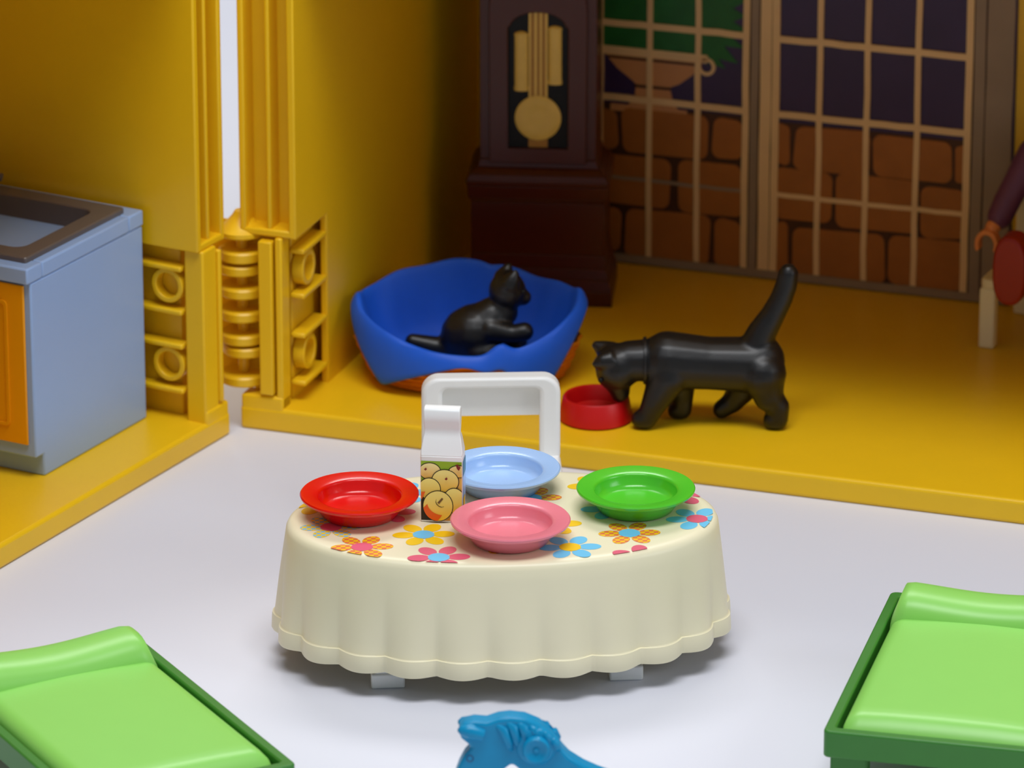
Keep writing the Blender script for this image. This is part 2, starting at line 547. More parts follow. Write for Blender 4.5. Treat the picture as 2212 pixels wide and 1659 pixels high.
m.box(-0.0295, -0.018, -0.002, 0.03, 0.085, 0.42)
obj('hinge_plate', m, YEL, LEFT, 0.003)

# ------------------------------------------------------------------ sink cabinet (same axes as the left half)
CABN = thing('sink_cabinet', 'pale grey-blue kitchen cabinet with steel sink and orange door', 'cabinet', (-0.597, -0.312, 0), 61.045)
c = M()
sec = [(-0.502, BZ), (-0.112, BZ), (-0.112, 0.4775), (-0.532, 0.4775), (-0.532, 0.100), (-0.502, 0.100)]
c.prism(sec, -0.90, -0.132, T=UPR)
obj('body', c, CAB, CABN, 0.004)
c = M()
# worktop with an opening for the basin
X0, X1, Y0, Y1_ = -0.546, -0.110, 0.1305, 0.905
for a, b, d, e in ((X0, -0.49, Y0, Y1_), (-0.165, X1, Y0, Y1_), (-0.49, -0.165, Y0, 0.18), (-0.49, -0.165, 0.72, Y1_)):
    c.box(a, b, d, e, 0.478, 0.512)
obj('worktop', c, CAB, CABN, 0.004)
for y0, y1 in ((0.146, 0.51), (0.522, 0.886)):
    d = M()
    d.box(-0.539, -0.5325, y0, y1, 0.128, 0.472)
    D_ = obj('door', d, DOOR, CABN, 0.003)
    d = M()
    rr = rrect(y0 + 0.04, y1 - 0.04, 0.165, 0.435, 0.01)
    T = Matrix(((0, 0, -1, 0), (1, 0, 0, 0), (0, 1, 0, 0), (0, 0, 0, 1)))
    rr2 = rrect(y0 + 0.046, y1 - 0.046, 0.171, 0.429, 0.008)
    d.loops([[(x, y, 0.539) for x, y in rr], [(x, y, 0.5425) for x, y in rr], [(x, y, 0.5425) for x, y in rr2], [(x, y, 0.539) for x, y in rr2]], closed=True, T=T)
    obj('door_moulding', d, DOOR, D_)
s = M()
ro, ri = rrect(-0.516, -0.146, 0.153, 0.75, 0.006), rrect(-0.468, -0.192, 0.196, 0.70, 0.03)
rb = rrect(-0.458, -0.202, 0.206, 0.69, 0.04)
s.loops([[(x, y, 0.511) for x, y in ro], [(x, y, 0.524) for x, y in ro], [(x, y, 0.524) for x, y in ri], [(x, y, 0.515) for x, y in ri], [(x, y, 0.34) for x, y in rb]], cap0=False, cap1=True)
SINK = obj('sink', s, STEEL, CABN, 0.003)
f = M()
f.lathe([(0.03, 0.524), (0.03, 0.532), (0.016, 0.538), (0.014, 0.60), (0.012, 0.605)], 24, T=Matrix.Translation((-0.168, 0.50, 0)))
f.tube([(-0.168, 0.50, 0.60), (-0.175, 0.50, 0.64), (-0.20, 0.50, 0.66), (-0.25, 0.50, 0.66), (-0.275, 0.50, 0.645), (-0.28, 0.50, 0.625)], 0.011, 14)
f.tube([(-0.166, 0.495, 0.552), (-0.152, 0.452, 0.543)], [0.007, 0.009], 12)
obj('faucet', f, STEEL, CABN)

# ------------------------------------------------------------------ grandfather clock
CLK = thing('grandfather_clock', 'dark brown grandfather clock with gold pendulum standing in the corner', 'clock', (0.055, 0.36, BZ), -4.5)
k = M()


def frus(m, w0, w1, z0, z1, d0, d1, back=0.2):
    v = [(-w0, -d0, z0), (w0, -d0, z0), (w0, back, z0), (-w0, back, z0), (-w1, -d1, z1), (w1, -d1, z1), (w1, back, z1), (-w1, back, z1)]
    m.add(v, [(3, 2, 1, 0), (4, 5, 6, 7), (0, 1, 5, 4), (1, 2, 6, 5), (2, 3, 7, 6), (3, 0, 4, 7)])


# flared foot, lower case, ledge, trunk and hood
zs = [(0.0, 0.166, 0.0), (0.035, 0.166, 0.0), (0.06, 0.158, -0.006), (0.085, 0.151, -0.012), (0.115, 0.148, -0.016), (0.235, 0.148, -0.016), (0.245, 0.153, -0.010), (0.275, 0.156, -0.006), (0.285, 0.158, -0.004), (0.300, 0.150, -0.012), (0.312, 0.134, -0.026), (0.33, 0.129, -0.032), (0.76, 0.129, -0.032), (0.765, 0.14, -0.022), (0.79, 0.155, -0.006), (0.80, 0.155, -0.006), (0.81, 0.142, -0.02), (0.98, 0.142, -0.02), (0.985, 0.158, -0.004), (1.01, 0.158, -0.004), (1.03, 0.12, -0.03)]
for (z0, w0, d0), (z1, w1, d1) in zip(zs, zs[1:]):
    frus(k, w0, w1, z0, z1, d0, d1)
obj('case', k, BROWN, CLK, 0.002)
FYC = 0.032
dr = M()
# door frame with an arched opening, built as a ring
arch = [(-0.066, 0.358), (0.066, 0.358)] + [(0.066, 0.635)] + [(0.062 * math.cos(R(a)), 0.632 + 0.038 * math.sin(R(a))) for a in range(10, 171, 10)] + [(-0.066, 0.635)]
inner = arch
n = len(inner)
outer = []
import itertools
for x, z in inner:
    dx, dz = x / 0.066, (z - 0.53) / 0.17
    q = max(abs(dx), abs(dz))
    outer.append((max(-0.108, min(0.108, dx / q * 0.108)), max(0.325, min(0.705, 0.515 + dz / q * 0.19))))
dr.loops([[(x, z, -FYC) for x, z in outer], [(x, z, -FYC + 0.012) for x, z in outer], [(x, z, -FYC + 0.012) for x, z in inner], [(x, z, -FYC) for x, z in inner]], closed=True, T=UPR)
DRC = obj('clock_door', dr, BROWN, CLK, 0.002)
plate('clock_glass', arch, BLK2, CLK, FYC - 0.0015, 0.0012)
pd = M()
for x0, x1 in ((-0.0205, -0.0155), (-0.0085, -0.0025), (0.0035, 0.0085), (0.0155, 0.0205)):
    pd.prism(rrect(x0, x1, 0.40, 0.668, 0.001, 2), -FYC + 0.004, -FYC + 0.006, T=UPR)
PD = obj('pendulum', pd, GOLD, CLK)
plate('pendulum_backing', rrect(-0.021, 0.021, 0.36, 0.668, 0.001, 2), GOLDD, PD, FYC - 0.004, 0.002)
b = M()
b.lathe([(0.051, 0.0), (0.051, 0.003), (0.046, 0.0055), (0.026, 0.006), (0.022, 0.0045), (0.01, 0.006), (0.001, 0.0065)], 40, T=UPR @ Matrix.Translation((0.0, 0.428, -FYC + 0.004)))
obj('pendulum_bob', b, GOLD, PD)
for x, z0, z1 in ((-0.037, 0.489, 0.622), (0.037, 0.505, 0.636)):
    wv = M()
    wv.lathe([(0.004, z0 - 0.002), (0.0155, z0), (0.0165, z0 + 0.006), (0.015, z0 + 0.012), (0.015, z1 - 0.01), (0.0165, z1 - 0.004), (0.013, z1), (0.003, z1 + 0.003)], 20, T=Matrix.Translation((x, FYC - 0.002, 0)) @ Matrix.Scale(0.45, 4, (0, 1, 0)))
    obj('clock_weight', wv, GOLD, CLK)
df = M()
df.lathe([(0.098, 0.0), (0.098, 0.004), (0.09, 0.006), (0.001, 0.006)], 40, T=UPR @ Matrix.Translation((0, 0.895, -0.021)))
obj('clock_face', df, GOLD, CLK)

# ------------------------------------------------------------------ pet basket with blue blanket
BK = thing('pet_basket', 'orange wicker pet basket under the blue blanket', 'basket', (-0.094, -0.075, BZ))
m = M()
NB = 72


def bask(z, kx, ky, wob=0.0):
    return [((kx + wob * math.cos(24 * 2 * math.pi * j / NB)) * math.cos(2 * math.pi * j / NB), (ky + wob * math.cos(24 * 2 * math.pi * j / NB)) * math.sin(2 * math.pi * j / NB), z) for j in range(NB)]


rows = [bask(0.0, 0.178, 0.122), bask(0.004, 0.186, 0.13)]
for i in range(6):
    z = 0.011 + i * 0.0125
    kx, ky = 0.196 + 0.042 * (z / 0.09) ** 0.7, 0.138 + 0.034 * (z / 0.09) ** 0.7
    rows += [bask(z - 0.006, kx, ky), bask(z, kx + 0.006, ky + 0.006, 0.003 * (-1) ** i), bask(z + 0.006, kx, ky)]
rows += [bask(0.084, 0.243, 0.175, 0.003), bask(0.090, 0.239, 0.171, 0.003), bask(0.086, 0.232, 0.164), bask(0.03, 0.206, 0.142), bask(0.016, 0.17, 0.115)]
m.loops(rows)
obj('wicker_body', m, WICK, BK)
# blanket
m = M()
NT = 96
BZ0 = 0.036


def bump(t, d0, wd, h):
    e = (math.degrees(t) - d0 + 180) % 360 - 180
    return h * math.exp(-(e / wd) ** 2)


def rim_z(t):
    s_ = math.sin(t)
    base = 0.165 + 0.018 * max(0, s_) - 0.062 * max(0, -s_) ** 1.5
    return base + 0.006 * math.cos(3 * t + 0.6) + 0.024 * math.exp(-((t - R(287)) / 0.09) ** 2) + bump(t, 176, 9, 0.016) + bump(t, 5, 9, 0.014) + bump(t, 84, 16, 0.008) - bump(t, 78, 2.5, 0.008) + 0.003 * math.cos(11 * t) * max(0, s_)


def flap(t):
    """how far the blanket hangs over the rim: four corners"""
    d = math.degrees(t) % 360
    v = 0.018
    for c0, amp, wdt in ((222, 0.105, 24), (312, 0.10, 22), (40, 0.05, 26), (140, 0.05, 26)):
        e = (d - c0 + 180) % 360 - 180
        v += amp * max(0, 1 - abs(e) / (wdt * 1.9)) ** 1.25
    return v


rings_ = []
prof = [(0.0, 0), (0.25, 0), (0.5, 0), (0.68, 0.02), (0.78, 0.10), (0.86, 0.35), (0.93, 0.68), (0.985, 0.94), (1.0, 1.0)]
for q, hz in prof[1:]:
    ring = []
    for j in range(NT):
        t = 2 * math.pi * j / NT
        kx, ky = 0.233, 0.178
        if math.sin(t) < 0:
            ky = 0.172
        wr = 1 + 0.012 * math.sin(5 * t + 1.0) * q + 0.05 * hz * (1 - hz) * math.sin(9 * t + 0.7) + 0.03 * hz * (1 - hz) * math.sin(17 * t)
        ring.append((kx * q * wr * math.cos(t), ky * q * wr * math.sin(t), BZ0 + (rim_z(t) - BZ0) * hz + 0.004 * math.sin(4 * t + q * 6)))
    rings_.append(ring)
for k_ in (0.12, 0.35, 0.65, 1.0):
    ring = []
    for j in range(NT):
        t = 2 * math.pi * j / NT
        L_ = flap(t)
        out = 0.010 * math.sin(min(1, k_ * 3) * math.pi / 2) + 0.012 * k_
        dz = -(L_ * k_) + 0.006 * math.sin(min(1, k_ * 4) * math.pi)
        pull = -0.012 * k_ * (L_ / 0.12)
        ring.append(((0.233 + out + pull) * math.cos(t) * (1 + 0.012 * math.sin(5 * t + 1)), (0.178 + out + pull - (0.004 if math.sin(t) < 0 else 0)) * math.sin(t), rim_z(t) + dz))
    rings_.append(ring)
m.loops(rings_, cap0=True, cap1=False)
BL = obj('blanket', m, CLOTHB)
BL.location = (-0.094, -0.075, BZ)
so = BL.modifiers.new('thick', 'SOLIDIFY')
so.thickness, so.offset = 0.006, 0.0
su = BL.modifiers.new('round', 'SUBSURF')
su.levels = su.render_levels = 1
tag(BL, 'blue blanket draped over the pet basket, its corners hanging out', 'blanket')

# ------------------------------------------------------------------ cats
KT = thing('kitten', 'small black kitten sitting on the blue blanket with one paw raised', 'cat', (-0.094, -0.11, BZ + 0.02))
m = M()
ox, oz = -0.094, BZ + 0.02


def kp(x, z, y=0.0):
    return (x - ox, y, z - oz)


m.ball(kp(-0.088, 0.150), 0.066, sc=(1.0, 0.85, 1.0))
m.caps(kp(-0.08, 0.158), kp(-0.042, 0.190), 0.062, 0.046)
m.caps(kp(-0.052, 0.180), kp(-0.022, 0.205), 0.050, 0.036)
m.caps(kp(-0.032, 0.20), kp(-0.016, 0.232), 0.034, 0.031)
m.ball(kp(-0.010, 0.252), 0.043, sc=(0.95, 0.95, 1.0))
m.caps(kp(-0.004, 0.245), kp(0.024, 0.237), 0.028, 0.018)
for ey, ex in ((-0.020, 0.004), (0.022, -0.010)):
    m.tube([kp(ex - 0.010, 0.270, ey), kp(ex - 0.001, 0.289, ey * 1.1), kp(ex + 0.006, 0.306, ey * 1.1)], [0.024, 0.016, 0.005], 10)
m.caps(kp(-0.045, 0.176, -0.034), kp(0.000, 0.168, -0.040), 0.028, 0.020)
m.caps(kp(0.000, 0.168, -0.040), kp(0.026, 0.174, -0.040), 0.020, 0.021)
m.caps(kp(-0.040, 0.165, 0.025), kp(-0.006, 0.14, 0.025), 0.026, 0.019)
m.caps(kp(-0.006, 0.14, 0.025), kp(0.014, 0.128, 0.025), 0.019, 0.020)
m.caps(kp(-0.07, 0.124, -0.035), kp(-0.012, 0.114, -0.036), 0.034, 0.022)
m.caps(kp(-0.012, 0.114, -0.036), kp(0.012, 0.122, -0.03), 0.021, 0.018)
m.caps(kp(-0.10, 0.120), kp(-0.16, 0.124), 0.034, 0.024)
m.caps(kp(-0.16, 0.124), kp(-0.212, 0.138), 0.024, 0.017)
moulded(obj('body', m, BLACK, KT), 0.0042, 6)
tag(KT.children[0], None)
for ey in (-0.026, 0.022):
    e = M()
    e.ball(kp(0.024, 0.256, ey * 0.75), 0.005, n=10)
    obj('eye', e, BLK2, KT)

CT = thing('cat', 'black adult cat standing with raised tail, eating from the red bowl', 'cat', (0.41, -0.382, BZ))
m = M()


def cp(x, z, y=0.0):
    return (x - 0.41, y, z - BZ)


m.caps(cp(0.325, 0.194), cp(0.41, 0.187), 0.061, 0.056)
m.caps(cp(0.41, 0.187), cp(0.508, 0.184), 0.056, 0.059)
m.ball(cp(0.338, 0.205), 0.046, sc=(1.25, 0.9, 1))
m.ball(cp(0.522, 0.190), 0.054, sc=(0.9, 1, 1.05))
m.caps(cp(0.31, 0.194), cp(0.245, 0.192), 0.047, 0.043)
m.ball(cp(0.222, 0.180), 0.050, sc=(1.0, 1.0, 1.0))
m.caps(cp(0.214, 0.168), cp(0.226, 0.125), 0.040, 0.022)
m.ball(cp(0.224, 0.118), 0.018)
for ey in (-0.030, 0.030):
    m.tube([cp(0.208, 0.203, ey * 0.8), cp(0.184, 0.211 if ey > 0 else 0.201, ey), cp(0.168, 0.220 if ey > 0 else 0.192, ey * 1.05)], [0.024, 0.017, 0.006], 10)
# front legs
m.caps(cp(0.325, 0.165, -0.024), cp(0.297, 0.110, -0.030), 0.043, 0.028)
m.caps(cp(0.297, 0.110, -0.030), cp(0.281, 0.074, -0.030), 0.027, 0.022)
m.caps(cp(0.281, 0.075, -0.030), cp(0.268, 0.073, -0.03), 0.0225, 0.020)
m.caps(cp(0.350, 0.165, 0.02), cp(0.357, 0.105, 0.028), 0.040, 0.025)
m.caps(cp(0.357, 0.105, 0.028), cp(0.356, 0.074, 0.028), 0.024, 0.022)
m.caps(cp(0.356, 0.074, 0.028), cp(0.345, 0.072, 0.028), 0.022, 0.020)
# hind legs: knee forward, hock back
m.caps(cp(0.500, 0.165, 0.022), cp(0.480, 0.118, 0.028), 0.045, 0.032)
m.caps(cp(0.480, 0.118, 0.028), cp(0.463, 0.090, 0.030), 0.031, 0.024)
m.caps(cp(0.463, 0.090, 0.030), cp(0.440, 0.073, 0.030), 0.023, 0.020)
m.caps(cp(0.522, 0.172, -0.022), cp(0.535, 0.125, -0.030), 0.051, 0.033)
m.caps(cp(0.535, 0.125, -0.030), cp(0.556, 0.102, -0.032), 0.031, 0.024)
m.caps(cp(0.556, 0.102, -0.032), cp(0.555, 0.074, -0.032), 0.024, 0.022)
m.caps(cp(0.555, 0.074, -0.032), cp(0.543, 0.072, -0.032), 0.0225, 0.020)
# tail
m.tube([cp(0.506, 0.220), cp(0.522, 0.258), cp(0.542, 0.293), cp(0.560, 0.330), cp(0.570, 0.362), cp(0.574, 0.390), cp(0.572, 0.404)], [0.036, 0.031, 0.026, 0.024, 0.023, 0.021, 0.012], 14)
moulded(obj('body', m, BLACK, CT), 0.0045, 6)
cm = M()
cm.loops([[cp(0.277 + 0.012 * s_ + dx, 0.193 + rr * math.sin(2 * math.pi * j / 32), rr * math.cos(2 * math.pi * j / 32)) for j in range(32)] for rr, dx, s_ in ((0.044, -0.004, 0), (0.0495, -0.003, 0), (0.0505, 0.003, 0), (0.044, 0.004, 0))], closed=True)
obj('collar', cm, BLACK, CT)
for ey in (-1, 1):
    e = M()
    e.ball(cp(0.185, 0.160, ey * 0.030), 0.006, n=10)
    obj('eye', e, BLK2, CT)

bo = M()
bo.lathe([(0.072, 0.0), (0.078, 0.004), (0.077, 0.012), (0.070, 0.048), (0.067, 0.052), (0.063, 0.051), (0.060, 0.046), (0.055, 0.020), (0.045, 0.014), (0.001, 0.013)], 56)
BO = obj('food_bowl', bo, BOWLRED)
BO.location = (0.176, -0.350, BZ)
tag(BO, 'round red pet bowl on the yellow floor under the cat\'s nose', 'bowl')


# ------------------------------------------------------------------ chairs
def make_chair(label, loc, rz, group, WHITE=WHITE):
    t = thing('chair', label, 'chair', loc, rz, group)
    H, W, D, TOP = 0.158, 0.139, 0.25, 0.326
    # local: the back stands at y = 0, the seat runs to y = -D
    m = M()
    m.prism(rrect(-W, W, -D, 0.01, 0.02, 5), H - 0.022, H)
    obj('seat', m, WHITE, t, 0.006, 3)
    for sx in (-1, 1):
        m = M()
        xs = sorted((sx * W, sx * (W - 0.036)))
        m.prism([(xs[0], 0), (xs[1], 0), (xs[1], H - 0.02), (xs[0], H - 0.02)], 0, 0.03, T=Matrix.Translation((0, -D + 0.03, 0)) @ UPR)
        obj('leg', m, WHITE, t, 0.006, 3)
        m = M()
        m.prism([(xs[0], 0), (xs[1], 0), (xs[1], H - 0.02), (xs[0], H - 0.02)], 0, 0.03, T=Matrix.Translation((0, 0.02, 0)) @ UPR)
        obj('leg', m, WHITE, t, 0.006, 3)
    m = M()
    o_ = rrect(-W, W, H - 0.03, TOP, 0.034, 7)
    i_ = rrect(-W + 0.041, W - 0.041, H - 0.012, TOP - 0.022, 0.014, 7)
    m.loops([[(x, z, -0.03) for x, z in o_], [(x, z, 0.012) for x, z in o_], [(x, z, 0.012) for x, z in i_], [(x, z, -0.03) for x, z in i_]], closed=True, T=UPR)
    BF = obj('back_frame', m, WHITE, t, 0.008, 3)
    m = M()
    m.prism(rrect(-W + 0.036, W - 0.036, TOP - 0.090, TOP - 0.018, 0.006), -0.028, -0.014, T=UPR)
    obj('back_panel', m, WHITE, t, 0.003)
    return t


make_chair('white plastic chair standing behind the tablecloth table', (-0.042, -0.842, 0), 2.6, 'white chairs')

# ------------------------------------------------------------------ table with moulded tablecloth
TBL = thing('dining_table', 'oval table with cream flowered tablecloth and wavy hem, in the middle', 'table', (-0.018, -1.474, 0), 4.5)
TA, TB, TH = 0.412, 0.248, 0.275
NSC, NP = 23, 368


def outline(k, off):
    """point k of the oval, pushed out by off"""
    t = 2 * math.pi * k / NP
    e = 2 / 2.12
    c, s_ = math.cos(t), math.sin(t)
    x = TA * math.copysign(abs(c) ** e, c)
    y = TB * math.copysign(abs(s_) ** e, s_)
    nx, ny = x / TA ** 2, y / TB ** 2
    l = math.hypot(nx, ny)
    return x + nx / l * off, y + ny / l * off


arc = [0.0]
for k_ in range(NP):
    a, b = outline(k_, 0.03), outline(k_ + 1, 0.03)
    arc.append(arc[-1] + math.hypot(a[0] - b[0], a[1] - b[1]))


def wave(k_):
    ph = arc[k_ % NP] / arc[NP] * NSC * math.pi + 0.7
    return abs(math.sin(ph)) - 0.64


def cloth_ring(z, off, amp, dz=0.0):
    res = []
    for k_ in range(NP):
        wv = wave(k_)
        x, y = outline(k_, off + amp * wv)
        res.append((x, y, z - dz * wv))
    return res


rows = []
for q, z in ((0.2, TH), (0.6, TH), (0.9, TH)):
    rows.append([(outline(k_, 0)[0] * q, outline(k_, 0)[1] * q, z) for k_ in range(NP)])
for off, z in ((-0.020, TH), (-0.011, TH - 0.0015), (-0.004, TH - 0.006), (0.0, TH - 0.014)):
    rows.append(cloth_ring(z, off, 0))
for i in range(1, 9):
    u_ = i / 8
    z = TH - 0.014 - u_ * 0.172
    rows.append(cloth_ring(z, 0.019 * u_ + 0.002 * math.sin(u_ * math.pi), 0.0145 * u_ ** 1.9))
zb = 0.089
rows += [cloth_ring(zb - 0.002, 0.0195, 0.0150), cloth_ring(zb - 0.003, 0.0230, 0.0155), cloth_ring(zb - 0.008, 0.0238, 0.0158), cloth_ring(0.057, 0.0250, 0.0165, 0.002), cloth_ring(0.053, 0.023, 0.0165, 0.002), cloth_ring(0.053, 0.016, 0.016, 0.002), cloth_ring(0.09, 0.014, 0.013), cloth_ring(0.2, -0.012, 0.004), cloth_ring(TH - 0.012, -0.02, 0)]
rows += [[(x * 0.5, y * 0.5, TH - 0.012) for x, y, z in rows[-1]]]
m = M()
m.loops(rows)
CLOTH = obj('tablecloth', m, CREAM, TBL, angle=60)
for x, y in ((-0.230, -0.160), (0.222, -0.157), (-0.230, 0.16), (0.222, 0.16)):
    m = M()
    m.box(x - 0.032, x + 0.032, y - 0.016, y + 0.016, 0.0, 0.03)
    m.box(x - 0.026, x + 0.026, y - 0.012, y + 0.012, 0.028, TH - 0.013)
    obj('leg', m, WHITE, TBL, 0.004)
# printed flowers
edge = [outline(k_, -0.0105) for k_ in range(0, NP, 4)]


def flower(x, y, petal, centre, rot=0.0):
    m = M()
    z = TH + 0.0004
    for i in range(6):
        a = R(60 * i) + rot
        p = clip(ell(x + 0.0375 * math.cos(a), y + 0.0375 * math.sin(a), 0.0215, 0.0155, 22, a), edge)
        if len(p) > 2:
            m.add([(px, py, z) for px, py in p], [tuple(range(len(p)))], 0)
    p = clip(ell(x, y, 0.0205, 0.0205, 28), edge)
    if len(p) > 2:
        m.add([(px, py, z + 0.0003) for px, py in p], [tuple(range(len(p)))], 1)
    if m.v:
        obj('printed_flower', m, [petal, centre], CLOTH, smooth=False)


for a in ((-0.328, -0.033, P_CHB, P_PNK), (-0.345, 0.088, P_YEL, P_BLU), (-0.222, 0.035, P_PNK, P_YEL), (-0.275, -0.139, P_CHK, P_PNK), (-0.156, -0.085, P_YEL, P_BLU), (-0.135, -0.202, P_PNK, P_BLU), (-0.185, 0.135, P_BLU, P_PNK), (0.062, 0.088, P_CHK, P_BLU), (0.195, 0.142, P_YEL, P_PNK), (0.088, -0.05, P_YEL, P_PNK), (0.114, -0.17, P_BLU, P_YEL), (0.232, -0.108, P_CHK, P_BLU), (0.367, -0.045, P_BLU, P_PNK), (0.243, -0.228, P_PNK, P_YEL, R(30)), (0.345, 0.085, P_PNK, P_YEL), (-0.064, 0.165, P_PNK, P_BLU), (-0.025, -0.02, P_PNK, P_BLU), (-0.005, -0.14, P_CHK, P_PNK), (-0.30, 0.19, P_CHK, P_PNK), (0.21, 0.02, P_BLU, P_YEL)):
    flower(*a)

# ------------------------------------------------------------------ plates
PR = [(0.066, 0.0), (0.072, 0.002), (0.080, 0.014), (0.092, 0.027), (0.106, 0.034), (0.1125, 0.039), (0.1135, 0.0425), (0.1115, 0.0450), (0.108, 0.0450), (0.090, 0.0420), (0.0825, 0.0408), (0.0795, 0.0392), (0.0782, 0.0355), (0.0755, 0.022), (0.068, 0.0150), (0.055, 0.0138), (0.035, 0.0135), (0.001, 0.013)]
for colr, mat, x, y in (('red', RED, -0.290, -1.468), ('pale blue', SKYB, -0.020, -1.331), ('green', GRN, 0.236, -1.437), ('pink', PINK, -0.003, -1.601)):
    m = M()
    m.lathe(PR, 72)
    o = obj('plate', m, mat, angle=50)
    o.location = (x, y, TH + 0.0006)
    where = {'red': 'on the left end of the table', 'pale blue': 'behind the drink carton', 'green': 'on the right end of the table', 'pink': 'at the front edge of the table'}[colr]
    tag(o, f'deep {colr} plastic plate {where}', 'plate', 'plates on the table')

# ------------------------------------------------------------------ drink carton
CA = thing('drink_carton', 'white gable-top drink carton with yellow apple label between the plates', 'carton', (-0.131, -1.4875, TH + 0.0004), -6.5)
cw, cd = 0.0405, 0.0215
m = M()
m.prism(rrect(-cw, cw, -cd, cd, 0.004, 3), 0, 0.134)
m2 = [(-cd, 0.133), (cd, 0.133), (cd - 0.003, 0.142), (0.012, 0.168), (0.0085, 0.176), (0.009, 0.186), (0.014, 0.200), (0.0155, 0.212), (0.013, 0.223), (0.006, 0.2275), (-0.006, 0.2275), (-0.013, 0.223), (-0.0155, 0.212), (-0.014, 0.200), (-0.009, 0.186), (-0.0085, 0.176), (-0.012, 0.168), (-cd + 0.003, 0.142)]
T = Matrix(((0, 0, 1, 0), (1, 0, 0, 0), (0, 1, 0, 0), (0, 0, 0, 1)))


def wid(z):
    return cw - 0.0006 if z < 0.145 else (0.0345 if z > 0.175 else cw - 0.0006 - (z - 0.145) / 0.03 * 0.005)


m.add([(-wid(z), y, z) for y, z in m2] + [(wid(z), y, z) for y, z in m2], [tuple(reversed(range(18))), tuple(range(18, 36))] + [(j, (j + 1) % 18, 18 + (j + 1) % 18, 18 + j) for j in range(18)])
obj('carton_body', m, WHITE, CA, 0.002, 2)
LABEL = None
lab = [(-cw + 0.0015, 0.004), (cw - 0.0015, 0.004), (cw - 0.0015, 0.124), (-cw + 0.0015, 0.124)]


def ink(poly, mat, lvl, name):
    p = clip(poly, lab)
    if len(p) < 3:
        return None
    m = M()
    m.add([(x, -cd - 0.0004 - 0.00035 * lvl, z) for x, z in p], [tuple(range(len(p)))])
    return obj(name, m, mat, LABEL or CA, smooth=False)


LABEL = ink(lab, LIME, 0, 'apple_label')


def U(u, v):
    return (-cw + 0.0015 + (u - 180) / 545 * (2 * cw - 0.003), 0.004 + (1600 - v) / 760 * 0.120)


KX, KY = (2 * cw - 0.003) / 545, 0.120 / 760
ink([U(180, 1600), U(330, 1600), U(210, 1300), U(180, 1300)][::1], INK, 0.5, 'apple_label_ground')
ink([U(180, 1130), U(180, 1600), U(730, 1600), U(730, 1000)], apple_ink('wash_back', (240, 196, 90), (222, 150, 20), 0.0, 0.1), 0.4, 'apple_label_ground')
ink([U(180, 1400), U(180, 1600), U(420, 1600), U(240, 1450)], INK, 0.6, 'apple_label_ground')
for i, (u, v, ru, rv, rot, lo, hi) in enumerate(((300, 970, 150, 112, 0, (236, 168, 30), (252, 236, 158)), (690, 960, 145, 82, 0, (242, 188, 60), (250, 230, 146)), (505, 1085, 185, 150, -8, (240, 184, 30), (248, 234, 136)), (295, 1190, 152, 142, 0, (232, 178, 24), (252, 234, 126)), (625, 1330, 150, 165, 0, (248, 178, 26), (250, 234, 128)), (408, 1405, 205, 200, -6, (252, 190, 18), (252, 230, 128)))):
    c_ = U(u, v)
    e1 = ell(c_[0], c_[1], ru * KX, rv * KY, 36, R(rot))
    e2 = ell(c_[0], c_[1], ru * KX - 0.0015, rv * KY - 0.0015, 36, R(rot))
    ink(e1, INK, 1 + 2 * i, 'apple_outline')
    ink(e2, apple_ink(f'apple_wash_{i}', hi, lo, c_[1] - rv * KY, c_[1] + rv * KY * 0.7), 2 + 2 * i, 'apple')
# blush, stems and calyx marks
bl_ = []
for i in range(13):
    t = R(188 + 80 * i / 12)
    bl_.append((U(408, 1405)[0] + 196 * KX * math.cos(t), U(408, 1405)[1] + 190 * KY * math.sin(t)))
for i in range(13):
    t = R(268 - 80 * i / 12)
    bl_.append((U(470, 1360)[0] + 205 * KX * math.cos(t), U(470, 1360)[1] + 160 * KY * math.sin(t)))
ink(bl_, ORNG, 14, 'apple_blush')
ink([U(185, 1230), U(240, 1225), U(205, 1300), U(185, 1330)], ORNG, 14, 'apple_blush')
for u, v in ((245, 935), (520, 1050)):
    ink([U(u - 22, v + 2), U(u, v + 20), U(u + 20, v), U(u + 5, v - 20)], DKRED, 14, 'apple_stem')
ink([U(645, 865), U(665, 920), U(690, 940), U(712, 900), U(700, 875), U(690, 890), U(680, 860)], DKRED, 14, 'apple_stem')
ink([U(400, 1362), U(425, 1375), U(480, 1310), U(462, 1295)], TAN, 14, 'apple_stem')
cur = [U(385, 1320), U(375, 1350), U(390, 1385), U(420, 1410), U(455, 1420), U(485, 1412)]
ink([(x, z) for x, z in cur] + [(x + 0.0008, z + 0.0010) for x, z in cur[::-1]], INK, 14, 'apple_stem')
sl = M()
for (y0, y1, z0, z1, mi) in ((-cd + 0.002, cd - 0.002, 0.004, 0.124, 0), (-cd + 0.002, cd - 0.002, 0.094, 0.124, 1), (-cd + 0.002, 0.008, 0.004, 0.05, 2)):
    xx = cw + 0.0004 + 0.0003 * mi
    sl.add([(xx, y0, z0), (xx, y1, z0), (xx, y1, z1), (xx, y0, z1)], [(0, 1, 2, 3)], mi)
obj('side_label', sl, [SKYB, TEAL, P_YEL], CA, smooth=False)


